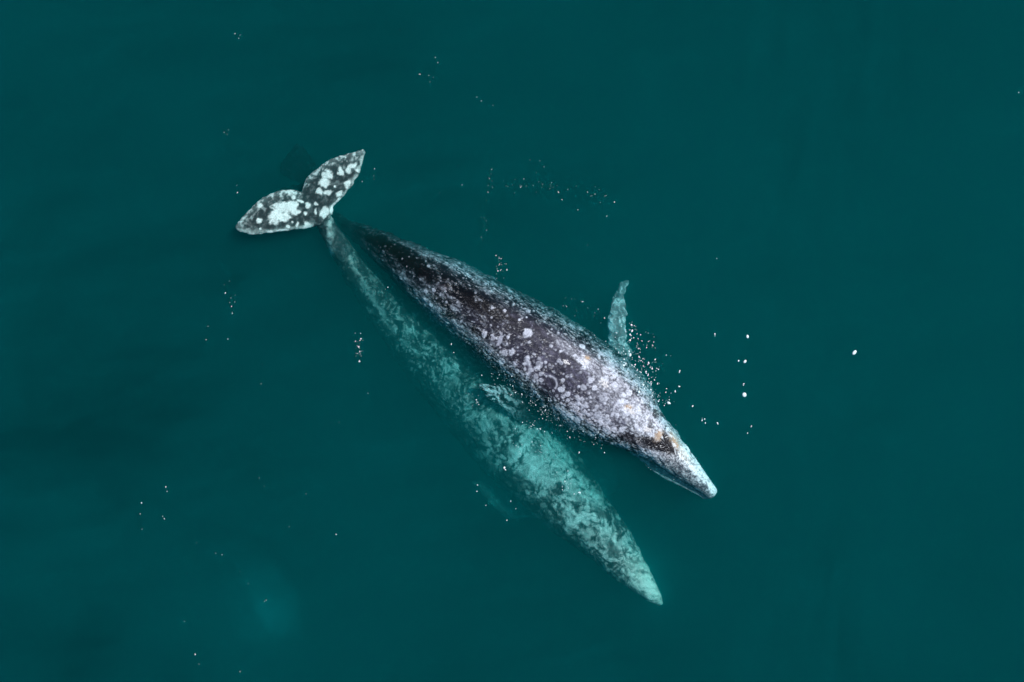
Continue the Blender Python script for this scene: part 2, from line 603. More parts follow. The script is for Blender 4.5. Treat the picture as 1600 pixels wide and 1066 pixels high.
# pale mottling, broken into flecks
amount = 0.10 + 0.26 * side + 0.20 * rear + 0.20 * cloud + 0.10 * left * rear
mo = 0.75 * mott + 0.55 * fleckn + 0.45 * streak2
gm = smooth(mo + amount, 0.24, 0.60)
tone_ = np.clip(0.5 + 0.6 * fine + 0.4 * fleckn, 0, 1)
col = mix(col, mix(np.tile((0.12, 0.13, 0.15), (len(V), 1)), np.array((0.38, 0.40, 0.44)), tone_), gm * (0.25 + 0.6 * np.maximum(side, rear)))
bright = smooth(fleckn + 0.5 * tiny + 0.35 * mott + 0.22 * side, 0.42, 0.66)
col = mix(col, np.array((0.62, 0.64, 0.68)), 0.85 * bright * np.clip(0.15 + side + 0.45 * rear, 0, 1))
webm = smooth(curl + 0.12 * fleckn, 0.86, 0.98) * smooth(np.abs(u), 0.3, 0.75) * smooth(cloud + mott, -0.35, 0.25)  # pale lines of ripple refraction painted on the flanks
col = mix(col, np.array((0.46, 0.48, 0.50)), 0.7 * webm)
black = smooth(fbm(Lw * np.array((6, 15, 15)) + 140, 4, 0.7) + 0.25 * fleckn, 0.16, 0.42)
col = mix(col, np.array((0.010, 0.011, 0.015)), 0.85 * black * np.clip(0.25 + 0.6 * side + 0.5 * rear, 0, 1))
# shade of the left flank painted as a near-black band
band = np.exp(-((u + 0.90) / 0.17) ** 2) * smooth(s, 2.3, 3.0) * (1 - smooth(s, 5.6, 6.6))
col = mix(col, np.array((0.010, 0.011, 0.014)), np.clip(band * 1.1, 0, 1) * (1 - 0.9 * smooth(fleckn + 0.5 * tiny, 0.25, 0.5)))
# dark ridge and rump
ridge = np.exp(-((u - 0.25) / 0.30) ** 2) * smooth(s, 4.8, 6.2)
col = mix(col, np.array((0.012, 0.012, 0.017)), np.clip(ridge * (0.95 - 0.9 * smooth(fleckn + 0.6 * mott, 0.15, 0.55)), 0, 1))
for (cx, cy, rx, ry, rot) in ((724, 463, 28, 12, 25), (690, 472, 20, 8, 30), (640, 408, 40, 11, 30), (702, 492, 14, 7, 20), (600, 380, 30, 10, 30), (662, 428, 22, 9, 30), (750, 520, 14, 6, 30)):
    col = mix(col, np.array((0.012, 0.011, 0.016)), 0.9 * patch(x, y, cx, cy, rx, ry, rot, 0.7 * fleckn + 0.4 * mott, 0.4))

# round barnacle scars: thick on the shoulders, thin towards the tail
dens = np.exp(-((s - 3.3) / 1.05) ** 2) + 0.16 * np.exp(-((s - 5.2) / 1.5) ** 2) + 0.05 + 0.3 * np.exp(-((s - 2.0) / 0.7) ** 2)
dens = dens * (0.2 + 1.2 * smooth(cloud + 0.3 * mott, -0.2, 0.3)) * (np.abs(u) < 0.95) * (N[:, 2] > 0)
dens = np.where(s < 1.3, 0.1 * dens, dens)
pr = dens / dens.sum()
pick = RNG.choice(len(V), 520, replace=False, p=pr)
rad = np.clip(RNG.lognormal(math.log(0.036), 0.38, 520), 0.018, 0.085) * np.where(s[pick] > 5.4, 0.7, 1.0)
sm1, tn1 = spots(V, V[pick], rad, 0.24, 0.28)
sm1 *= 0.62 + 0.38 * smooth(fleckn + 0.6 * tiny, -0.4, 0.2)
spot_c = mix(np.tile((0.17, 0.17, 0.205), (len(V), 1)), np.array((0.76, 0.76, 0.82)), np.clip(tn1 * (0.75 + 0.5 * fine), 0, 1))
col = mix(col, spot_c, sm1 * 0.95)
pick2 = RNG.choice(len(V), 900, replace=False, p=pr)
sm2, tn2 = spots(V, V[pick2], np.full(900, 0.013) + 0.012 * RNG.random(900), 0.4, 0.2)
col = mix(col, np.array((0.55, 0.55, 0.60)), sm2 * 0.7 * np.clip(tn2, 0, 1))
# rings and curved scratches
for (cx, cy, r_, a0, a1, wd) in ((806, 575, 22, -50, 35, 2.2), (833, 590, 10, 150, 260, 1.4), (795, 560, 13, 10, 90, 1.5), (858, 600, 12, -80, 40, 1.4), (905, 640, 9, -120, 80, 1.3), (872, 628, 11, 20, 160, 1.3), (945, 655, 8, 0, 200, 1.2), (888, 655, 8, -40, 140, 1.2), (968, 640, 9, 60, 260, 1.2)):
    rr_ = np.hypot(x - cx, y - cy)
    an_ = np.degrees(np.arctan2(y - cy, x - cx))
    d0 = (an_ - a0) % 360
    m_ = np.exp(-((rr_ - r_) / wd) ** 2) * (d0 < (a1 - a0)) * (N[:, 2] > 0)
    col = mix(col, np.array((0.48, 0.48, 0.53)), 0.85 * m_)
col = mix(col, np.array((0.38, 0.38, 0.43)), 0.9 * patch(x, y, 781, 532, 3.5, 8, 15, 0.2 * tiny, 0.25))

# merged pale field on shoulders and head
field = smooth(-s, -3.6, -1.7)
pale = smooth(0.9 * mott + 0.7 * cloud + 0.9 * fleckn + 0.3 * tiny + 0.72 * field - 0.30 * side, 0.42, 1.05) * field
col = mix(col, mix(np.tile((0.15, 0.15, 0.175), (len(V), 1)), np.array((0.80, 0.84, 0.88)), np.clip(0.50 + 1.1 * fine + 0.5 * tiny, 0, 1)), pale * 0.85)
head = smooth(-s, -1.85, -1.15)
spk = smooth(0.7 * fleckn + 0.5 * tiny + 0.5 * mott, -0.35, 0.45)
hcol = mix(np.tile((0.075, 0.085, 0.105), (len(V), 1)), np.array((0.85, 0.86, 0.84)), np.clip(spk * (0.50 + 0.6 * smooth(u, -0.35, 0.4)) + 0.42 * smooth(u, -0.15, 0.5) * smooth(-s, -1.9, -0.4), 0, 1))
col = mix(col, hcol, head * 0.92)
# pale crust with the sun's highlight painted in, from the shoulders to the nape
for (cx, cy, rx, ry, rot, k) in ((925, 572, 44, 13, 40, .55), (960, 618, 44, 22, 40, .42), (1000, 655, 30, 20, 45, .62), (890, 545, 28, 9, 35, .4), (935, 640, 30, 12, 40, .25), (1008, 672, 13, 8, 30, .85), (915, 565, 10, 7, 30, .9), (985, 640, 16, 9, 40, .6)):
    pm = patch(x, y, cx, cy, rx, ry, rot, 1.1 * fleckn + 1.3 * mott + 0.4 * tiny, 0.45) * (N[:, 2] > 0)
    col = mix(col, np.array((0.82, 0.82, 0.87)), k * 0.85 * pm * (0.25 + 0.75 * smooth(tiny + fine + fleckn, -0.2, 0.35)))
# flanks darkened in the colour to fade under water, the left one most
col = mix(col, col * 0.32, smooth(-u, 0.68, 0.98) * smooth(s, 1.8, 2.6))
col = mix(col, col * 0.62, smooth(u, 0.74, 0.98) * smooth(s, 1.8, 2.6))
lash = smooth(fbm(warp(L, 3.0, 0.05) * np.array((3.2, 42.0, 42.0)) + 170, 2, 0.6) + 0.35 * fleckn, 0.22, 0.48) * smooth(np.abs(u), 0.35, 0.75) * smooth(s, 1.6, 2.6) * (1 - smooth(s, 7.0, 8.5))
col = mix(col, np.array((0.56, 0.60, 0.64)), 0.7 * lash)
lash2 = smooth(fbm(warp(L, 3.0, 0.05) * np.array((3.6, 46.0, 46.0)) + 190, 2, 0.6), 0.14, 0.40) * smooth(np.abs(u), 0.30, 0.7) * smooth(s, 1.6, 2.6)
col = mix(col, np.array((0.012, 0.013, 0.017)), 0.75 * lash2)
brk = smooth(fbm(Lw * np.array((8, 19, 19)) + 210, 3, 0.7) + 0.3 * tiny, 0.20, 0.42) * smooth(s, 1.2, 2.0) * (s < 5)
col = mix(col, np.array((0.05, 0.048, 0.068)), 0.7 * brk)
# neck folds and dark left side of the head
for (cx, cy, rx, ry, rot, k) in ((1000, 690, 34, 9, 15, .75), (1022, 694, 26, 8, 25, .9), (1038, 700, 22, 7, 25, .95), (1043, 688, 5, 17, -28, .95),
                                 (1033, 690, 4, 14, -35, .8), (1024, 646, 5, 9, -10, .8), (1016, 664, 4, 8, 10, .6)):
    col = mix(col, np.array((0.018, 0.018, 0.024)), k * patch(x, y, cx, cy, rx, ry, rot, 0.7 * fleckn + 0.3 * mott, 0.3) * (N[:, 2] > 0))
for (cx, cy, rx, ry, rot, k) in ((1029, 681, 6, 9, 25, .85), (1055, 690, 6, 16, -32, .6), (981, 636, 7, 4, 0, .7), (918, 560, 6, 4, 20, .45), (1070, 712, 5, 12, -32, .35)):
    col = mix(col, np.array((0.58, 0.44, 0.32)), 0.75 * k * patch(x, y, cx, cy, rx, ry, rot, 0.9 * fleckn + 0.3 * tiny, 0.5) * (N[:, 2] > 0))
# dark mouth line
mouth = np.exp(-((u + 1.04) / 0.09) ** 2) * smooth(-s, -2.1, -1.6) * smooth(s, 0.15, 0.5) * (N[:, 2] < 0.45)
col = mix(col, np.array((0.012, 0.014, 0.016)), np.clip(mouth * 0.9, 0, 1))
low = smooth(-u, 1.10, 1.18) * (s < 2.5)
col = mix(col, np.array((0.30, 0.31, 0.31)), low * 0.8 * (0.6 + 0.4 * spk))
# flippers: pale on the near edge, blotched
flr = ((x > 938) & (y < 556) & (np.abs(u) > 1.04)).astype(float)
fb = smooth(0.5 * fbm(V * np.array((9, 6, 9)), 3) + ridged(warp(V, 4.0, 0.12) * np.array((8, 5, 8)) + 4, 2), 0.72, 0.95)
edge_pale = smooth(-x, -966, -953)
fc = mix(np.tile((0.22, 0.225, 0.22), (len(V), 1)), np.array((0.78, 0.80, 0.76)), np.clip(fb * 0.9 * (0.45 + 0.55 * smooth(fbm(V * 5 + 6, 2), -0.25, 0.25)) + edge_pale * 0.9 * smooth(fbm(V * 6 + 2, 2), -0.5, 0.1) * smooth(y, 470, 500), 0, 1))
col = mix(col, fc, flr)
fll = ((x < 850) & (y > 590) & (u < -1.04) & (s > 2.4)).astype(float)
fb2 = smooth(ridged(warp(L, 4.0, 0.10) * np.array((2.6, 13, 13)), 2) + 0.25 * fleckn, 0.70, 0.92)
fc2 = mix(np.tile((0.028, 0.032, 0.036), (len(V), 1)), np.array((0.62, 0.65, 0.63)), fb2 * (0.12 + 0.88 * smooth(-x, -822, -772)))
col = mix(col, fc2, fll)
# far tail and flukes
dim = smooth(s, 6.8, 8.8)
col = mix(col, col * 0.30, dim)
tail = smooth(s, 8.9, 10.0)
col = mix(col, np.array((0.010, 0.011, 0.012)), tail * 0.97 * (1 - 0.75 * smooth(mott + 0.6 * cloud, 0.05, 0.5)))
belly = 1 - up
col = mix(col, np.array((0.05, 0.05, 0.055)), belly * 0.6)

# cool cast and depth of tone
lum = col.mean(1)
col = col * (np.clip(lum / 0.34, 0.05, 1.25) ** 0.30)[:, None] * np.array((0.93, 1.0, 1.09))
relief = 0.008 * sm1 + 0.004 * sm2 + 0.012 * mott * smooth(s, 0.2, 1.0) + 0.006 * fine + 0.03 * side * smooth(s, 0.3, 1.2) * mott
V2 = V + N * relief[:, None]


def sway(V, amount):
    """Soft waviness of the outline, across the picture plane."""
    return amount[:, None] * np.stack([noise3(V * 3.1 + 2) + 0.7 * noise3(V * 7.5 + 5) + 0.4 * noise3(V * 17 + 9), noise3(V * 3.1 + 50) + 0.7 * noise3(V * 7.5 + 55) + 0.4 * noise3(V * 17 + 59)], 1)


V2[:, :2] += sway(V, 0.030 * smooth(-V[:, 2], 0.05, 0.5) * smooth(s, 0.3, 1.5) + 0.025 * flr + 0.02 * fll)
glint_specks = np.clip(0.45 + 0.55 * side + 0.2 * smooth(-s, -3.0, -1.5), 0, 0.95) * smooth(cloud + 0.8 * mott, -0.35, 0.25) * smooth(-s, -8.0, -6.0) * (1 - flr) * (1 - fll)  # sun sparkle on the wet skin painted as white specks
film = 0.09 * smooth(V2[:, 2], -0.04, 0.02)
whale_a = finish(meA, "gray_whale", col, film, glint_specks, skin_material("upper_whale_skin"), V2)
tag(whale_a, "dark mottled gray whale with its back at the surface, white scars on shoulders and head", "whale", "pair of gray whales")

def on_back(px, py):
    p = W(px, py, 0.05)
    hit, loc, nor, _i = whale_a.ray_cast(Vector((p[0], p[1], 3.0)), Vector((0, 0, -1)))
    return np.array(loc) if hit else p


def plain_material(name, c0, c1, rough, scale=40.0):
    m = bpy.data.materials.new(name)
    m.use_nodes = True
    n = m.node_tree
    nz = n.nodes.new("ShaderNodeTexNoise")
    nz.inputs["Scale"].default_value = scale
    r = n.nodes.new("ShaderNodeValToRGB")
    r.color_ramp.elements[0].position = 0.35
    r.color_ramp.elements[1].position = 0.65
    r.color_ramp.elements[0].color = (*c0, 1)
    r.color_ramp.elements[1].color = (*c1, 1)
    n.links.new(nz.outputs["Fac"], r.inputs["Fac"])
    b = n.nodes["Principled BSDF"]
    n.links.new(r.outputs["Color"], b.inputs["Base Color"])
    b.inputs["Roughness"].default_value = rough
    b.inputs["Specular IOR Level"].default_value = 0.1
    return m


# the two slits of the blowhole, meeting in a V that points to the snout
SLIT = plain_material("blowhole_dark", (0.006, 0.006, 0.008), (0.025, 0.025, 0.03), 0.5)
for (p0, p1, bow, wd) in (((1036, 678), (1050, 701), 2.0, 2.3), ((1032, 685), (1044, 701), -1.5, 1.7)):
    vs, fs = [], []
    d = np.array((p1[0] - p0[0], p1[1] - p0[1]), float)
    q = np.array((-d[1], d[0])) / np.hypot(*d)
    for i in range(15):
        t = i / 14
        c = np.array(p0) + d * t + q * bow * math.sin(math.pi * t)
        w = wd * math.sin(math.pi * min(1, 0.08 + 0.92 * t)) ** 0.7 * (0.9 + 0.2 * random.random())
        for k_, up_ in ((-1, -0.012), (-0.5, 0.007), (0.5, 0.007), (1, -0.012)):
            g = on_back(*(c + q * w * k_))
            vs.append((g[0], g[1], g[2] + up_))
    for i in range(14):
        for k_ in range(3):
            fs.append((i * 4 + k_, i * 4 + k_ + 1, i * 4 + k_ + 5, i * 4 + k_ + 4))
        fs.append((i * 4 + 3, i * 4, i * 4 + 4, i * 4 + 7))
    mesh_object("blowhole", vs, fs, SLIT, whale_a)


def dome(cx, cy, z, rx, ry, rot, seg=8, rings=3, tall=0.32):
    v_, f_ = [], []
    ca, sa = math.cos(rot), math.sin(rot)
    h = tall * min(rx, ry)
    for i in range(rings):
        a = (math.pi / 2) * i / rings
        for k in range(seg):
            t = 2 * math.pi * k / seg
            px_, py_ = rx * math.cos(a) * math.cos(t), ry * math.cos(a) * math.sin(t)
            v_.append((cx + px_ * ca - py_ * sa, cy + px_ * sa + py_ * ca, z + h * math.sin(a)))
    v_.append((cx, cy, z + h))
    for i in range(rings - 1):
        for k in range(seg):
            f_.append((i * seg + k, i * seg + (k + 1) % seg, (i + 1) * seg + (k + 1) % seg, (i + 1) * seg + k))
    top = len(v_) - 1
    for k in range(seg):
        f_.append(((rings - 1) * seg + k, (rings - 1) * seg + (k + 1) % seg, top))
    f_.append(tuple(range(seg - 1, -1, -1)))
    return v_, f_


# crusts of barnacles and whale lice
TAN = plain_material("barnacle_tan", (0.30, 0.22, 0.16), (0.60, 0.47, 0.36), 0.8, 30.0)
PALE = plain_material("barnacle_pale", (0.45, 0.45, 0.47), (0.82, 0.82, 0.84), 0.8, 30.0)
for (px, py, sx, sy, rot, n_b, mt) in ((1029, 681, 3.0, 6.0, 25, 44, TAN), (1056, 692, 2.4, 9.0, -32, 46, TAN), (981, 636, 4.0, 2.2, 10, 22, TAN), (918, 560, 3.5, 2.5, 20, 18, TAN),
                                       (1012, 671, 6.0, 4.0, 30, 40, PALE), (914, 566, 7.0, 4.0, 35, 34, PALE), (985, 641, 8.0, 4.5, 40, 46, PALE), (945, 600, 9.0, 5.0, 40, 44, PALE), (884, 566, 6.0, 3.5, 35, 26, PALE)):
    vs, fs = [], []
    a = math.radians(rot)
    for _ in range(n_b):
        gx_, gy_ = random.gauss(0, sx * 0.5), random.gauss(0, sy * 0.5)
        g = on_back(px + gx_ * math.cos(a) - gy_ * math.sin(a), py + gx_ * math.sin(a) + gy_ * math.cos(a))
        r_ = random.uniform(0.009, 0.021)
        a_, b_ = dome(g[0], g[1], g[2] - 0.004, r_, r_ * random.uniform(0.8, 1.3), random.random() * 3, 8, 3, 0.75)
        o_ = len(vs)
        vs += a_
        fs += [tuple(i + o_ for i in f_) for f_ in b_]
    mesh_object("barnacle_cluster", vs, fs, mt, whale_a)

# ---- lower whale, wholly under water, flukes near the surface
B_ST = [
    (1036, 942, 1030, 947, -0.64, 1.0),
    (1032, 927, 1014, 940, -0.48, 0.95),
    (1018, 897, 985, 921, -0.42, 0.95),
    (1001, 866, 950, 894, -0.41, 0.92),
    (980, 826, 908, 860, -0.43, 0.88),
    (953, 785, 860, 826, -0.47, 0.86),
    (920, 735, 806, 780, -0.53, 0.84),
    (872, 668, 752, 730, -0.62, 0.84),
    (808, 598, 700, 667, -0.72, 0.84),
    (745, 545, 655, 611, -0.76, 0.85),
    (690, 503, 615, 557, -0.74, 0.9),
    (640, 466, 585, 511, -0.68, 1.0),
    (596, 430, 556, 463, -0.60, 1.08),
    (562, 398, 533, 425, -0.48, 1.12),
    (538, 368, 512, 388, -0.36, 1.05),
    (521, 344, 497, 357, -0.28, 0.85),
    (508, 322, 486, 336, -0.22, 0.6),
    (494, 306, 478, 315, -0.21, 0.4),
]
B_body = loft_body(B_ST, jaw=0.10, jaw_shift=0.03)
B_tl = loft_blade([
    (516, 342, 490, 308, -0.26, 0.20), (490, 355, 471, 299, -0.24, 0.17), (462, 359, 448, 296, -0.21, 0.14), (435, 363, 424, 302, -0.19, 0.12),
    (408, 366, 402, 315, -0.18, 0.10), (388, 366, 385, 331, -0.18, 0.08), (375, 362, 373, 346, -0.20, 0.06), (369, 357, 368, 353, -0.22, 0.04)])
B_tr = loft_blade([
    (502, 350, 482, 312, -0.26, 0.20), (519, 334, 472, 303, -0.24, 0.17), (523, 322, 476, 285, -0.22, 0.15), (539, 305, 490, 267, -0.20, 0.12),
    (551, 290, 510, 253, -0.19, 0.10), (561, 272, 535, 242, -0.19, 0.08), (567, 255, 555, 236, -0.20, 0.06), (571, 239, 567, 232, -0.22, 0.04)])
B_fl_l = loft_blade([
    (870, 800, 830, 770, -1.75, 0.34), (830, 808, 795, 760, -1.62, 0.28), (806, 812, 768, 760, -1.50, 0.22),
    (780, 800, 745, 752, -1.45, 0.17), (755, 775, 733, 748, -1.45, 0.12), (738, 752, 731, 745, -1.48, 0.05)])
B_fl_r = loft_blade([
    (905, 770, 870, 720, -1.9, 0.34), (945, 775, 890, 715, -2.0, 0.26), (965, 765, 915, 705, -2.15, 0.2),
    (968, 742, 930, 700, -2.3, 0.15), (958, 718, 932, 697, -2.4, 0.1), (945, 702, 935, 697, -2.45, 0.05)])
meB = fuse([B_body[:2], B_tl, B_tr, B_fl_l, B_fl_r], 0.017)
V = get_co(meB)
N = get_no(meB)
s, u, T, lat = body_coords(V, B_body[2])
x, y = to_px(V)
L = np.stack([s, lat, V[:, 2]], 1)
mott = fbm(L * np.array((4.0, 7.0, 7.0)) + 60, 4, 0.6)
fine = fbm(L * np.array((14, 22, 22)) + 70, 3, 0.7)
cloud = fbm(L * 1.3 + 33, 3)
web = ridged(L * np.array((5, 9, 9)) + 13, 3)
Lw = warp(warp(L, 1.6, 0.20), 4.5, 0.07)
p1 = fbm(Lw * np.array((1.9, 2.7, 2.7)) + 5, 4, 0.5)
p2 = fbm(Lw * np.array((4.6, 6.5, 6.5)) + 25, 4, 0.55)
p3 = fbm(Lw * np.array((10, 15, 15)) + 45, 3, 0.65)
tonen = fbm(L * 2.1 + 80, 3)
col = np.tile((0.034, 0.037, 0.040), (len(V), 1))
col = mix(col, np.array((0.20, 0.21, 0.21)), smooth(p2 + 0.7 * p3, -0.15, 0.4))
want = np.zeros(len(V))
for (cx, cy, rx, ry, rot, k) in ((845, 715, 62, 42, 55, .62), (900, 785, 60, 50, 50, .42), (965, 850, 50, 36, 55, .55), (1005, 910, 40, 26, 55, .5), (770, 650, 46, 34, 48, .34), (700, 590, 50, 34, 45, .34),
                                 (640, 525, 60, 26, 48, .36), (570, 445, 46, 12, 55, .22), (795, 770, 40, 26, 45, .12), (590, 460, 34, 10, 48, .16), (735, 690, 40, 18, 48, .0)):
    a_ = math.radians(rot)
    dx, dy = x - cx, y - cy
    uu, ww = (dx * math.cos(a_) + dy * math.sin(a_)) / rx, (-dx * math.sin(a_) + dy * math.cos(a_)) / ry
    want = np.maximum(want, k * np.exp(-0.7 * (uu * uu + ww * ww)))
want -= 0.22 * smooth(-u, 0.35, 0.9)
p4 = fbm(Lw * np.array((20, 30, 30)) + 145, 2, 0.6)
m1 = smooth(0.55 * p1 + 0.65 * p2 + 0.60 * p3 + 0.35 * p4 + want, 0.18, 0.66)
t1 = np.clip(0.40 + 0.9 * want + 0.8 * tonen + 0.7 * p3 + 0.5 * p4, 0, 1)
col = mix(col, mix(np.tile((0.15, 0.16, 0.16), (len(V), 1)), np.array((0.84, 0.85, 0.82)), t1), m1 * 0.95)
m2 = smooth(p2 + 0.7 * p3 + 0.3 * p4 + 0.7 * want, 0.36, 0.66)
col = mix(col, np.array((0.58, 0.60, 0.58)), m2 * np.clip(0.35 + want, 0, 0.9))
dk = smooth(fbm(Lw * np.array((5.0, 7.5, 7.5)) + 65, 4, 0.65), 0.14, 0.42) * (1 - 0.8 * smooth(-s, -1.2, -0.6))
col = mix(col, np.array((0.07, 0.075, 0.078)), 0.55 * dk * (1 - 0.75 * smooth(want, 0.3, 0.7)))
dens = (0.1 + np.exp(-((s - 3.2) / 1.9) ** 2)) * (0.15 + smooth(cloud, -0.25, 0.35)) * (N[:, 2] > 0.0) * (s < 9.0) * (s > 0.9) * (np.abs(u) < 0.95)
pr = dens / dens.sum()
pick = RNG.choice(len(V), 70, replace=False, p=pr)
rad = np.clip(RNG.lognormal(math.log(0.065), 0.4, 70), 0.03, 0.14)
sm1, tn1 = spots(V, V[pick], rad, 0.4, 0.6)
col = mix(col, mix(np.tile((0.22, 0.23, 0.23), (len(V), 1)), np.array((0.60, 0.61, 0.58)), np.clip(tn1, 0, 1)), sm1 * 0.7)
dens2 = (0.25 + 1.2 * np.exp(-((s - 3.6) / 2.2) ** 2) + 0.75 * np.exp(-((s - 6.9) / 1.3) ** 2)) * (0.1 + smooth(cloud + p2, -0.2, 0.35)) * (N[:, 2] > 0.2) * (s < 9.6) * (s > 0.9) * (np.abs(u - 0.1) < 0.72)
pick = RNG.choice(len(V), 480, replace=False, p=dens2 / dens2.sum())
sm3, tn3 = spots(V, V[pick], np.clip(RNG.lognormal(math.log(0.028), 0.45, 480), 0.014, 0.075), 0.45, 0.6)
col = mix(col, np.array((0.76, 0.78, 0.75)), sm3 * 0.85 * np.clip(tn3, 0.2, 1))
webm = smooth(ridged(warp(L, 3.0, 0.12) * np.array((5, 9, 9)) + 13, 2) + 0.15 * p3, 0.88, 1.0) * (s < 9.5) * (s > 0.8)
col = mix(col, np.array((0.40, 0.42, 0.41)), 0.55 * webm)
wob = 0.6 * p2 + 0.5 * p3
for (cx, cy, rx, ry, rot, k) in ((958, 858, 16, 9, 50, .8), (938, 802, 12, 8, 40, .85), (905, 780, 10, 6, 40, .5), (838, 704, 9, 7, 20, .7), (812, 752, 16, 12, 40, .7), (945, 838, 6, 4, 20, .6)):
    col = mix(col, np.array((0.06, 0.065, 0.068)), k * patch(x, y, cx, cy, rx, ry, rot, 1.1 * wob, 0.35) * (N[:, 2] > 0.1))
rr = smooth(s, 4.6, 6.2) * (s < 9.7)
mot2 = smooth(0.6 * p2 + 0.9 * p3 + 0.5 * p4 - 0.22 * np.abs(u - 0.1), 0.02, 0.26)
rear_c = mix(np.tile((0.028, 0.031, 0.034), (len(V), 1)), np.array((0.80, 0.82, 0.80)), mot2 * np.clip(0.62 + tonen, 0.1, 1))
col = mix(col, 0.78 * rear_c + 0.22 * col, 0.9 * rr)
col = mix(col, col * 0.50, smooth(-u, 0.45, 0.95) * smooth(s, 1.2, 3.0) * (s < 9.6))  # flanks darkened in the colour so they fade into the water
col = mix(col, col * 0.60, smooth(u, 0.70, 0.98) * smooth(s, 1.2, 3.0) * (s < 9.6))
col = mix(col, np.array((0.036, 0.04, 0.042)) + 0.25 * col, 0.6 * smooth(s, 7.6, 8.8) * (s < 9.75))
snout = smooth(-s, -1.6, -0.6)
hb = np.clip(0.36 + 1.2 * p2 + 1.1 * p3 + 0.6 * p4 + 0.40 * smooth(u, -0.5, 0.5) - 0.35 * smooth(-u, 0.2, 0.8) + 0.35 * np.exp(-((u - 0.15) / 0.35) ** 2), 0, 1)  # left half of the head darkened in the colour to fade into the water
col = mix(col, mix(np.tile((0.13, 0.14, 0.14), (len(V), 1)), np.array((0.76, 0.77, 0.70)), hb), snout * 0.85)
# broken tone over the whole body
brk_b = smooth(fbm(Lw * np.array((7, 11, 11)) + 310, 4, 0.65), -0.25, 0.30)
col = col * (0.64 + 0.38 * brk_b + 0.34 * smooth(-s, -1.6, -0.4) * (1 - brk_b))[:, None]
# pale line along the tail stock
px_line = np.interp(y, [345, 375, 410, 440, 470, 500], [524, 534, 548, 566, 584, 606])
stock = np.exp(-((x - px_line + 3 * noise3(V * 9)) / 4.5) ** 2) * smooth(y, 340, 350) * (1 - smooth(y, 480, 520)) * smooth(mott + fine, -0.5, 0.2)
col = mix(col, np.array((0.42, 0.44, 0.43)), 0.8 * stock)
px_l = np.interp(y, [352, 360, 372, 408, 425, 445], [486, 490, 503, 519, 528, 538])
keel = np.exp(-((x - px_l + 2 * noise3(V * 7)) / 3.0) ** 2) * smooth(y, 350, 358) * (1 - smooth(y, 420, 450))
col = mix(col, np.array((0.30, 0.32, 0.31)), 0.7 * keel)
# flukes: charcoal with white blotches and a frayed pale hind edge
def zp(zx, zy): return 400 + zx / 5.33, 200 + zy / 5.33
fl = (s > 9.75).astype(float)
fnoise = fbm(V * 11 + 3, 4, 0.65)
fcol = mix(np.tile((0.032, 0.037, 0.041), (len(V), 1)), np.array((0.14, 0.155, 0.16)), smooth(fnoise, -0.05, 0.5))
speck = smooth(fbm(V * 26 + 8, 3, 0.7), 0.25, 0.55)
d_l = x * 0 + np.interp(x, [368, 385, 402, 424, 448, 471, 476, 490, 510, 535, 555, 568], [354, 331, 315, 302, 296, 299, 285, 267, 253, 242, 236, 233])
tipw = smooth(-x, -410, -372) + smooth(x, 540, 566)
trail = np.exp(-(np.maximum(y - d_l, 0) / 9.0) ** 2)
fcol = mix(fcol, np.array((0.62, 0.64, 0.64)), np.clip(trail * (0.15 + 1.0 * smooth(fnoise + 0.5 * speck, 0.0, 0.35)) + 0.45 * np.exp(-(np.maximum(y - d_l, 0) / 22.0) ** 2) * smooth(fnoise, 0.0, 0.4) + 0.6 * speck * np.clip(tipw + 0.12, 0, 1) + 0.35 * np.clip(tipw, 0, 1) * smooth(fnoise, -.2, .3), 0, 1))
lead = np.interp(x, [369, 388, 408, 435, 462, 490], [358, 366, 366, 363, 359, 355])  # rim glow of the leading edges painted as pale lines
fcol = mix(fcol, np.array((0.5, 0.53, 0.52)), np.clip(np.exp(-((y - lead + 1) / 4.2) ** 2) * (x < 490) * smooth(fnoise, -0.5, 0.15) * 0.95, 0, 1))
lead2 = np.interp(y, [235, 255, 272, 290, 305, 322, 338], [571, 567, 561, 551, 539, 523, 517])
fcol = mix(fcol, np.array((0.5, 0.53, 0.52)), np.clip(np.exp(-((x - lead2 + 1) / 4.2) ** 2) * (x > 505) * smooth(fnoise, -0.4, 0.2) * 0.9, 0, 1))
wf = 0.34 * noise3(V * 10) + 0.30 * noise3(V * 24 + 4) + 0.12 * noise3(V * 48 + 9)
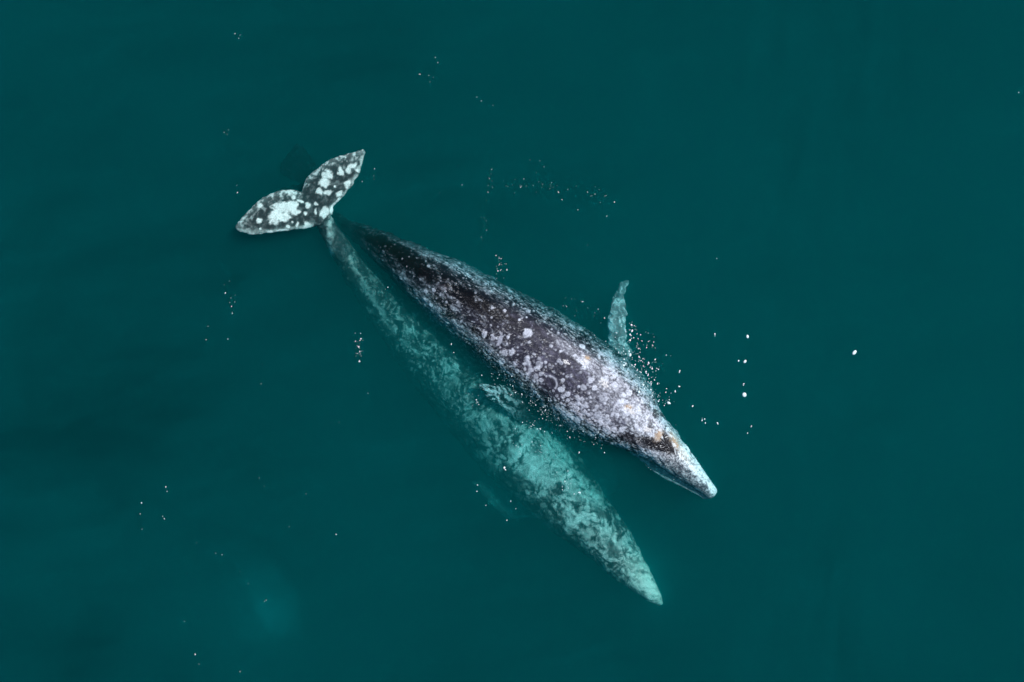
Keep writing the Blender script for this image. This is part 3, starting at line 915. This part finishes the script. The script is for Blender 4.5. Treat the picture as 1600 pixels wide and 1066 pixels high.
for (zx, zy, rx, ry, rot) in ((235, 665, 95, 48, -8), (160, 740, 52, 62, 10), (230, 740, 55, 38, 0), (300, 640, 42, 36, -30), (595, 395, 42, 38, 0), (572, 455, 42, 44, 20), (525, 525, 26, 28, 0), (600, 535, 38, 20, 8), (712, 360, 15, 38, -25),
                              (700, 382, 22, 12, 0), (800, 318, 40, 18, -35), (772, 355, 24, 22, 0), (764, 470, 22, 40, 5), (693, 548, 34, 20, -25), (690, 598, 20, 16, -20), (25, 772, 20, 24, 0), (570, 700, 34, 44, 20), (640, 665, 16, 48, 32),
                              (500, 632, 14, 12, 0), (497, 690, 13, 22, 0), (412, 714, 16, 16, 0), (430, 645, 20, 26, -30), (320, 700, 22, 28, 0), (312, 580, 16, 14, 0), (430, 810, 30, 28, 10), (345, 805, 10, 30, 15), (270, 825, 16, 12, 0),
                              (280, 535, 34, 22, -5), (375, 610, 26, 12, 20), (40, 640, 26, 18, -30), (300, 785, 12, 10, 0), (355, 700, 14, 12, 0), (115, 865, 28, 12, -5), (215, 855, 50, 8, -6), (40, 840, 9, 9, 0), (660, 490, 9, 9, 0), (845, 350, 14, 14, 0)):
    cx, cy = zp(zx, zy)
    fcol = mix(fcol, np.array((0.82, 0.82, 0.81)), (0.78 + 0.22 * smooth(fnoise, -0.3, 0.2)) * patch(x, y, cx, cy, rx / 5.33, ry / 5.33, rot, wf, 0.26) * (N[:, 2] > 0))
col = mix(col, fcol, fl)
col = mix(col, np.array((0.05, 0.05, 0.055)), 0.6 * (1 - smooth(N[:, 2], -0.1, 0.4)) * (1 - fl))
flip = (np.abs(u) > 1.04) & (s < 6)
col[flip] = col[flip] * 0 + np.array((0.12, 0.125, 0.125)) + 0.28 * smooth(fnoise[flip], 0.0, 0.5)[:, None]
relief = 0.008 * sm1 + (0.014 * mott + 0.010 * p3) * (1 - fl) + 0.003 * fine + 0.03 * p3 * smooth(np.abs(u), 0.6, 0.95) * smooth(s, 0.4, 1.5) * (1 - fl)
V2 = V + N * relief[:, None]
V2[:, :2] += sway(V, 0.034 * smooth(s, 0.2, 1.2) * (1 - fl))
V2[:, :2] += (fl * 0.020)[:, None] * np.stack([noise3(V * 7 + 2) + 0.6 * noise3(V * 17 + 5), noise3(V * 7 + 50) + 0.6 * noise3(V * 17 + 55)], 1)
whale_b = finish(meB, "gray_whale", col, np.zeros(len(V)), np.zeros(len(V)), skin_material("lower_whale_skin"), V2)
tag(whale_b, "pale teal-tinted gray whale swimming wholly under water, flukes marked with white blotches", "whale", "pair of gray whales")


# ------------------------------------------------------------------ foam and sun glints
def foam_glint_material():
    m = bpy.data.materials.new("foam_glint_white")
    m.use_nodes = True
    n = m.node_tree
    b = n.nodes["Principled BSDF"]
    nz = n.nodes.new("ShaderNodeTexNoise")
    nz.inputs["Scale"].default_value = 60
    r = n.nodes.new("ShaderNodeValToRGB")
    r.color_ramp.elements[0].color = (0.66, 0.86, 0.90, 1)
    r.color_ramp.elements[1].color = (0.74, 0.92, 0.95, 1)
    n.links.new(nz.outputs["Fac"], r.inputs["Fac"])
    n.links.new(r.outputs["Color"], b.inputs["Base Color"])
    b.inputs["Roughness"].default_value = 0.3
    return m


FOAM_GLINT = foam_glint_material()


flecks = []       # (px, py, r_px)
def fleck(px, py, r): flecks.append((px, py, r))
def cluster(cx, cy, sx, sy, n, r0, r1, rot=0.0):
    for _ in range(n):
        a, b = random.gauss(0, sx), random.gauss(0, sy)
        c, s_ = math.cos(rot), math.sin(rot)
        fleck(cx + a * c - b * s_, cy + a * s_ + b * c, random.uniform(r0, r1))
def chain(pts, n, j, r0, r1):
    for _ in range(n):
        t = random.random() * (len(pts) - 1)
        i = int(t); f = t - i
        fleck(pts[i][0] * (1 - f) + pts[i + 1][0] * f + random.gauss(0, j), pts[i][1] * (1 - f) + pts[i + 1][1] * f + random.gauss(0, j), random.uniform(r0, r1))


for p in ((680, 90, 1.1), (684, 98, 1.1), (670, 118, 1.3), (656, 116, 1.3), (672, 128, 1.3), (677, 121, 1), (745, 152, 1), (752, 158, 1), (770, 165, 1), (350, 207, 1.4), (357, 203, 1.2), (355, 210, 1.3),
          (367, 53, 1), (375, 55, .9), (373, 60, .9), (625, 47, .8), (768, 265, .9), (763, 290, 1), (760, 345, 1), (752, 371, 1.5), (760, 360, 1.4), (828, 250, 1), (850, 261, 1), (960, 316, 1.7), (948, 338, 1.7), (930, 292, 1), (925, 306, 1),
          (903, 328, 1), (878, 312, 1), (865, 400, .9), (918, 383, .8), (370, 290, 1), (371, 301, 1.2), (585, 264, 1.3), (566, 284, 1.2), (584, 275, 1), (722, 289, .9), (350, 445, 1), (325, 510, 1.6), (322, 531, 1), (356, 530, 1.2), (352, 458, 1.4),
          (363, 490, 1.3), (410, 570, 1), (408, 600, .8), (517, 660, .9), (530, 660, .9), (575, 615, 1), (221, 786, 1.8), (219, 803, 1), (222, 827, 1), (259, 761, 1.3), (261, 768, 1.5), (254, 807, 1.7), (257, 811, 1.2), (307, 848, 1.2), (347, 867, .9),
          (337, 865, .8), (292, 896, .9), (375, 893, .8), (388, 912, 1), (413, 940, 1), (416, 938, .9), (310, 964, .9), (288, 971, .9), (305, 1023, 1.2), (311, 1038, 1.3), (375, 1050, 1), (405, 747, 1), (413, 760, 1.2), (478, 772, 1), (525, 835, 1.4),
          (452, 823, 1.1), (488, 835, .9), (474, 815, .8), (1462, 47, .8), (1592, 145, .9), (1120, 404, 1), (746, 758, 1.5), (745, 768, 1.3), (759, 790, 1.6), (798, 783, 1.2), (806, 795, 1.3), (792, 813, 1.3), (897, 772, 1.8), (870, 738, 1.6),
          (811, 706, 1.4), (805, 670, 1.8), (868, 711, 1.4), (905, 707, 1.4), (744, 630, 1.6), (731, 623, 1.2), (779, 619, 1.6), (880, 478, 1.2), (602, 452, 1.2), (606, 449, 1.2), (705, 538, 1.2), (709, 551, 1.5), (1048, 556, 1.2), (1041, 555, 1.8)):
    fleck(*p)
cluster(783, 418, 5, 9, 22, .6, 1.3); cluster(560, 545, 4, 10, 26, .6, 1.5); cluster(361, 470, 3, 12, 7, .7, 1.2)
cluster(884, 750, 4, 9, 22, .7, 1.7); cluster(840, 705, 8, 7, 16, .6, 1.3); cluster(832, 664, 9, 6, 18, .6, 1.4); cluster(740, 628, 9, 7, 12, .6, 1.2); cluster(812, 700, 4, 12, 10, .6, 1.2)
chain([(768, 265), (762, 300), (757, 345), (752, 372)], 12, 4, .5, .9)
chain([(790, 290), (815, 288), (850, 292), (885, 298), (925, 300), (950, 310)], 34, 7, .5, 1.1)
chain([(560, 270), (700, 280), (800, 245), (850, 258)], 8, 14, .4, .7)
chain([(885, 470), (905, 480), (930, 490), (960, 505)], 22, 9, .5, 1.2)
# spray off the right shoulder
for (cx, y0, y1, n) in ((985, 505, 575, 14), (998, 520, 605, 22), (1010, 560, 610, 16), (1000, 560, 615, 22), (1016, 520, 545, 9), (1020, 560, 590, 9), (975, 535, 585, 18), (1026, 575, 600, 8), (990, 500, 520, 5), (1043, 605, 635, 9), (1012, 595, 625, 14)):
    for _ in range(int(n * 1.5)):
        fleck(cx + random.gauss(0, 4.5), random.uniform(y0, y1), 0.6 + 2.2 * random.random() ** 2.2)
cluster(985, 560, 20, 22, 60, .5, 1.5); cluster(1018, 620, 10, 7, 45, .5, 1.4, .5); cluster(960, 535, 18, 10, 26, .5, 1.3)
# flecks along the wet left flank
chain([(770, 582), (800, 605), (835, 632), (870, 660), (905, 680), (940, 692)], 150, 7, .45, 1.25)
chain([(815, 612), (850, 640), (900, 668)], 60, 12, .4, 1.0)
chain([(1020, 640), (1045, 665), (1075, 705), (1100, 745)], 26, 5, .4, .8)
chain([(990, 712), (1030, 738), (1070, 762)], 10, 6, .4, .9)


def back_height(px, py):
    """Height of whatever carries the fleck: the wet back where it is out of the water, else the water."""
    p = W(px, py, 0.0)
    hit, loc, _n, _i = whale_a.ray_cast(Vector((p[0], p[1], 3.0)), Vector((0, 0, -1)))
    return max(0.0, loc.z) if hit else 0.0


def fleck_mesh(cx, cy, z, r, vs, fs, bits=None):
    """A ragged little fleck: one to three flattened beads run together."""
    for q in range(bits or random.choice((1, 1, 2, 3))):
        e = random.uniform(1.0, 2.0)
        k_ = 1.0 if q == 0 else random.uniform(0.35, 0.75)
        a_, b_ = dome(cx + (q > 0) * random.gauss(0, 0.8 * r), cy + (q > 0) * random.gauss(0, 1.1 * r), z - 0.001 - 0.0007 * q, k_ * r / math.sqrt(e), k_ * r * math.sqrt(e), random.gauss(0, 0.5), 7, 2)
        o_ = len(vs)
        vs += a_
        fs += [tuple(i + o_ for i in f_) for f_ in b_]


vv, ff = [], []
for (px, py, r) in flecks:
    z = back_height(px, py)
    c = W(px, py, z)
    fleck_mesh(c[0], c[1], z, r * K * (0.30 + 0.60 * random.random() ** 3), vv, ff)
foam = mesh_object("foam", vv, ff, FOAM_GLINT)  # foam, spray and sun sparkle alike built as white flecks
tag(foam, "fine white foam flecks, spray and sun sparkle scattered over the water around both whales", "foam", kind="stuff")

GLINTS = [  # sun glints built as white domes: px, py, r, label
    (1335, 551, 5.0, "bright white sun glint alone on open water far right of both whales"),
    (1163, 617, 5.2, "largest white sun glint low in the column right of the upper whale's snout"),
    (1168, 526, 3.4, "topmost round white sun glint in the column right of the upper whale"),
    (1164, 565, 3.6, "larger sun glint of the close pair halfway down the column of glints"),
    (1154, 564, 2.3, "smaller sun glint of the close pair halfway down the column of glints"),
    (1117, 522, 2.1, "small white sun glint level with the topmost glint and nearer to the whale"),
    (1162, 600, 1.9, "small sun glint just above the largest white glint of the column"),
    (1062, 580, 2.2, "white sun glint alone beside the spray off the upper whale's shoulder"),
    (1061, 604, 2.0, "white sun glint above the short chain beside the upper whale's head"),
    (1055, 612, 2.2, "white sun glint at the edge of the short chain by the whale's head"),
    (1082, 635, 1.9, "lone white sun glint between the spray and the cluster of three"),
    (1101, 655, 1.8, "upper sun glint of the cluster of three right of the whale's head"),
    (1097, 657, 2.0, "outer sun glint of the cluster of three, nearest the whale's head"),
    (1102, 661, 1.7, "lower sun glint of the cluster of three right of the whale's head"),
    (1121, 661, 2.0, "lone white sun glint just beyond the cluster of three"),
    (1174, 666, 1.6, "tiny white sun glint below the column of glints, the upper of two"),
    (1168, 677, 1.6, "tiny white sun glint below the column of glints, the lower of two"),
    (788, 731, 3.0, "bright white sun glint over the middle of the submerged whale"),
    (906, 770, 2.4, "white sun glint over the right shoulder of the submerged whale"),
]
for (px, py, r, lab) in GLINTS:
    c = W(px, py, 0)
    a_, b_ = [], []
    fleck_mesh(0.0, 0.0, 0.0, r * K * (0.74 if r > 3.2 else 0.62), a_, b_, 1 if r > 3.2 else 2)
    o = mesh_object("sun_glint", a_, b_, FOAM_GLINT)
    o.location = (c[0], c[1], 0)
    tag(o, lab, "bubble", "white sun glints on the water")
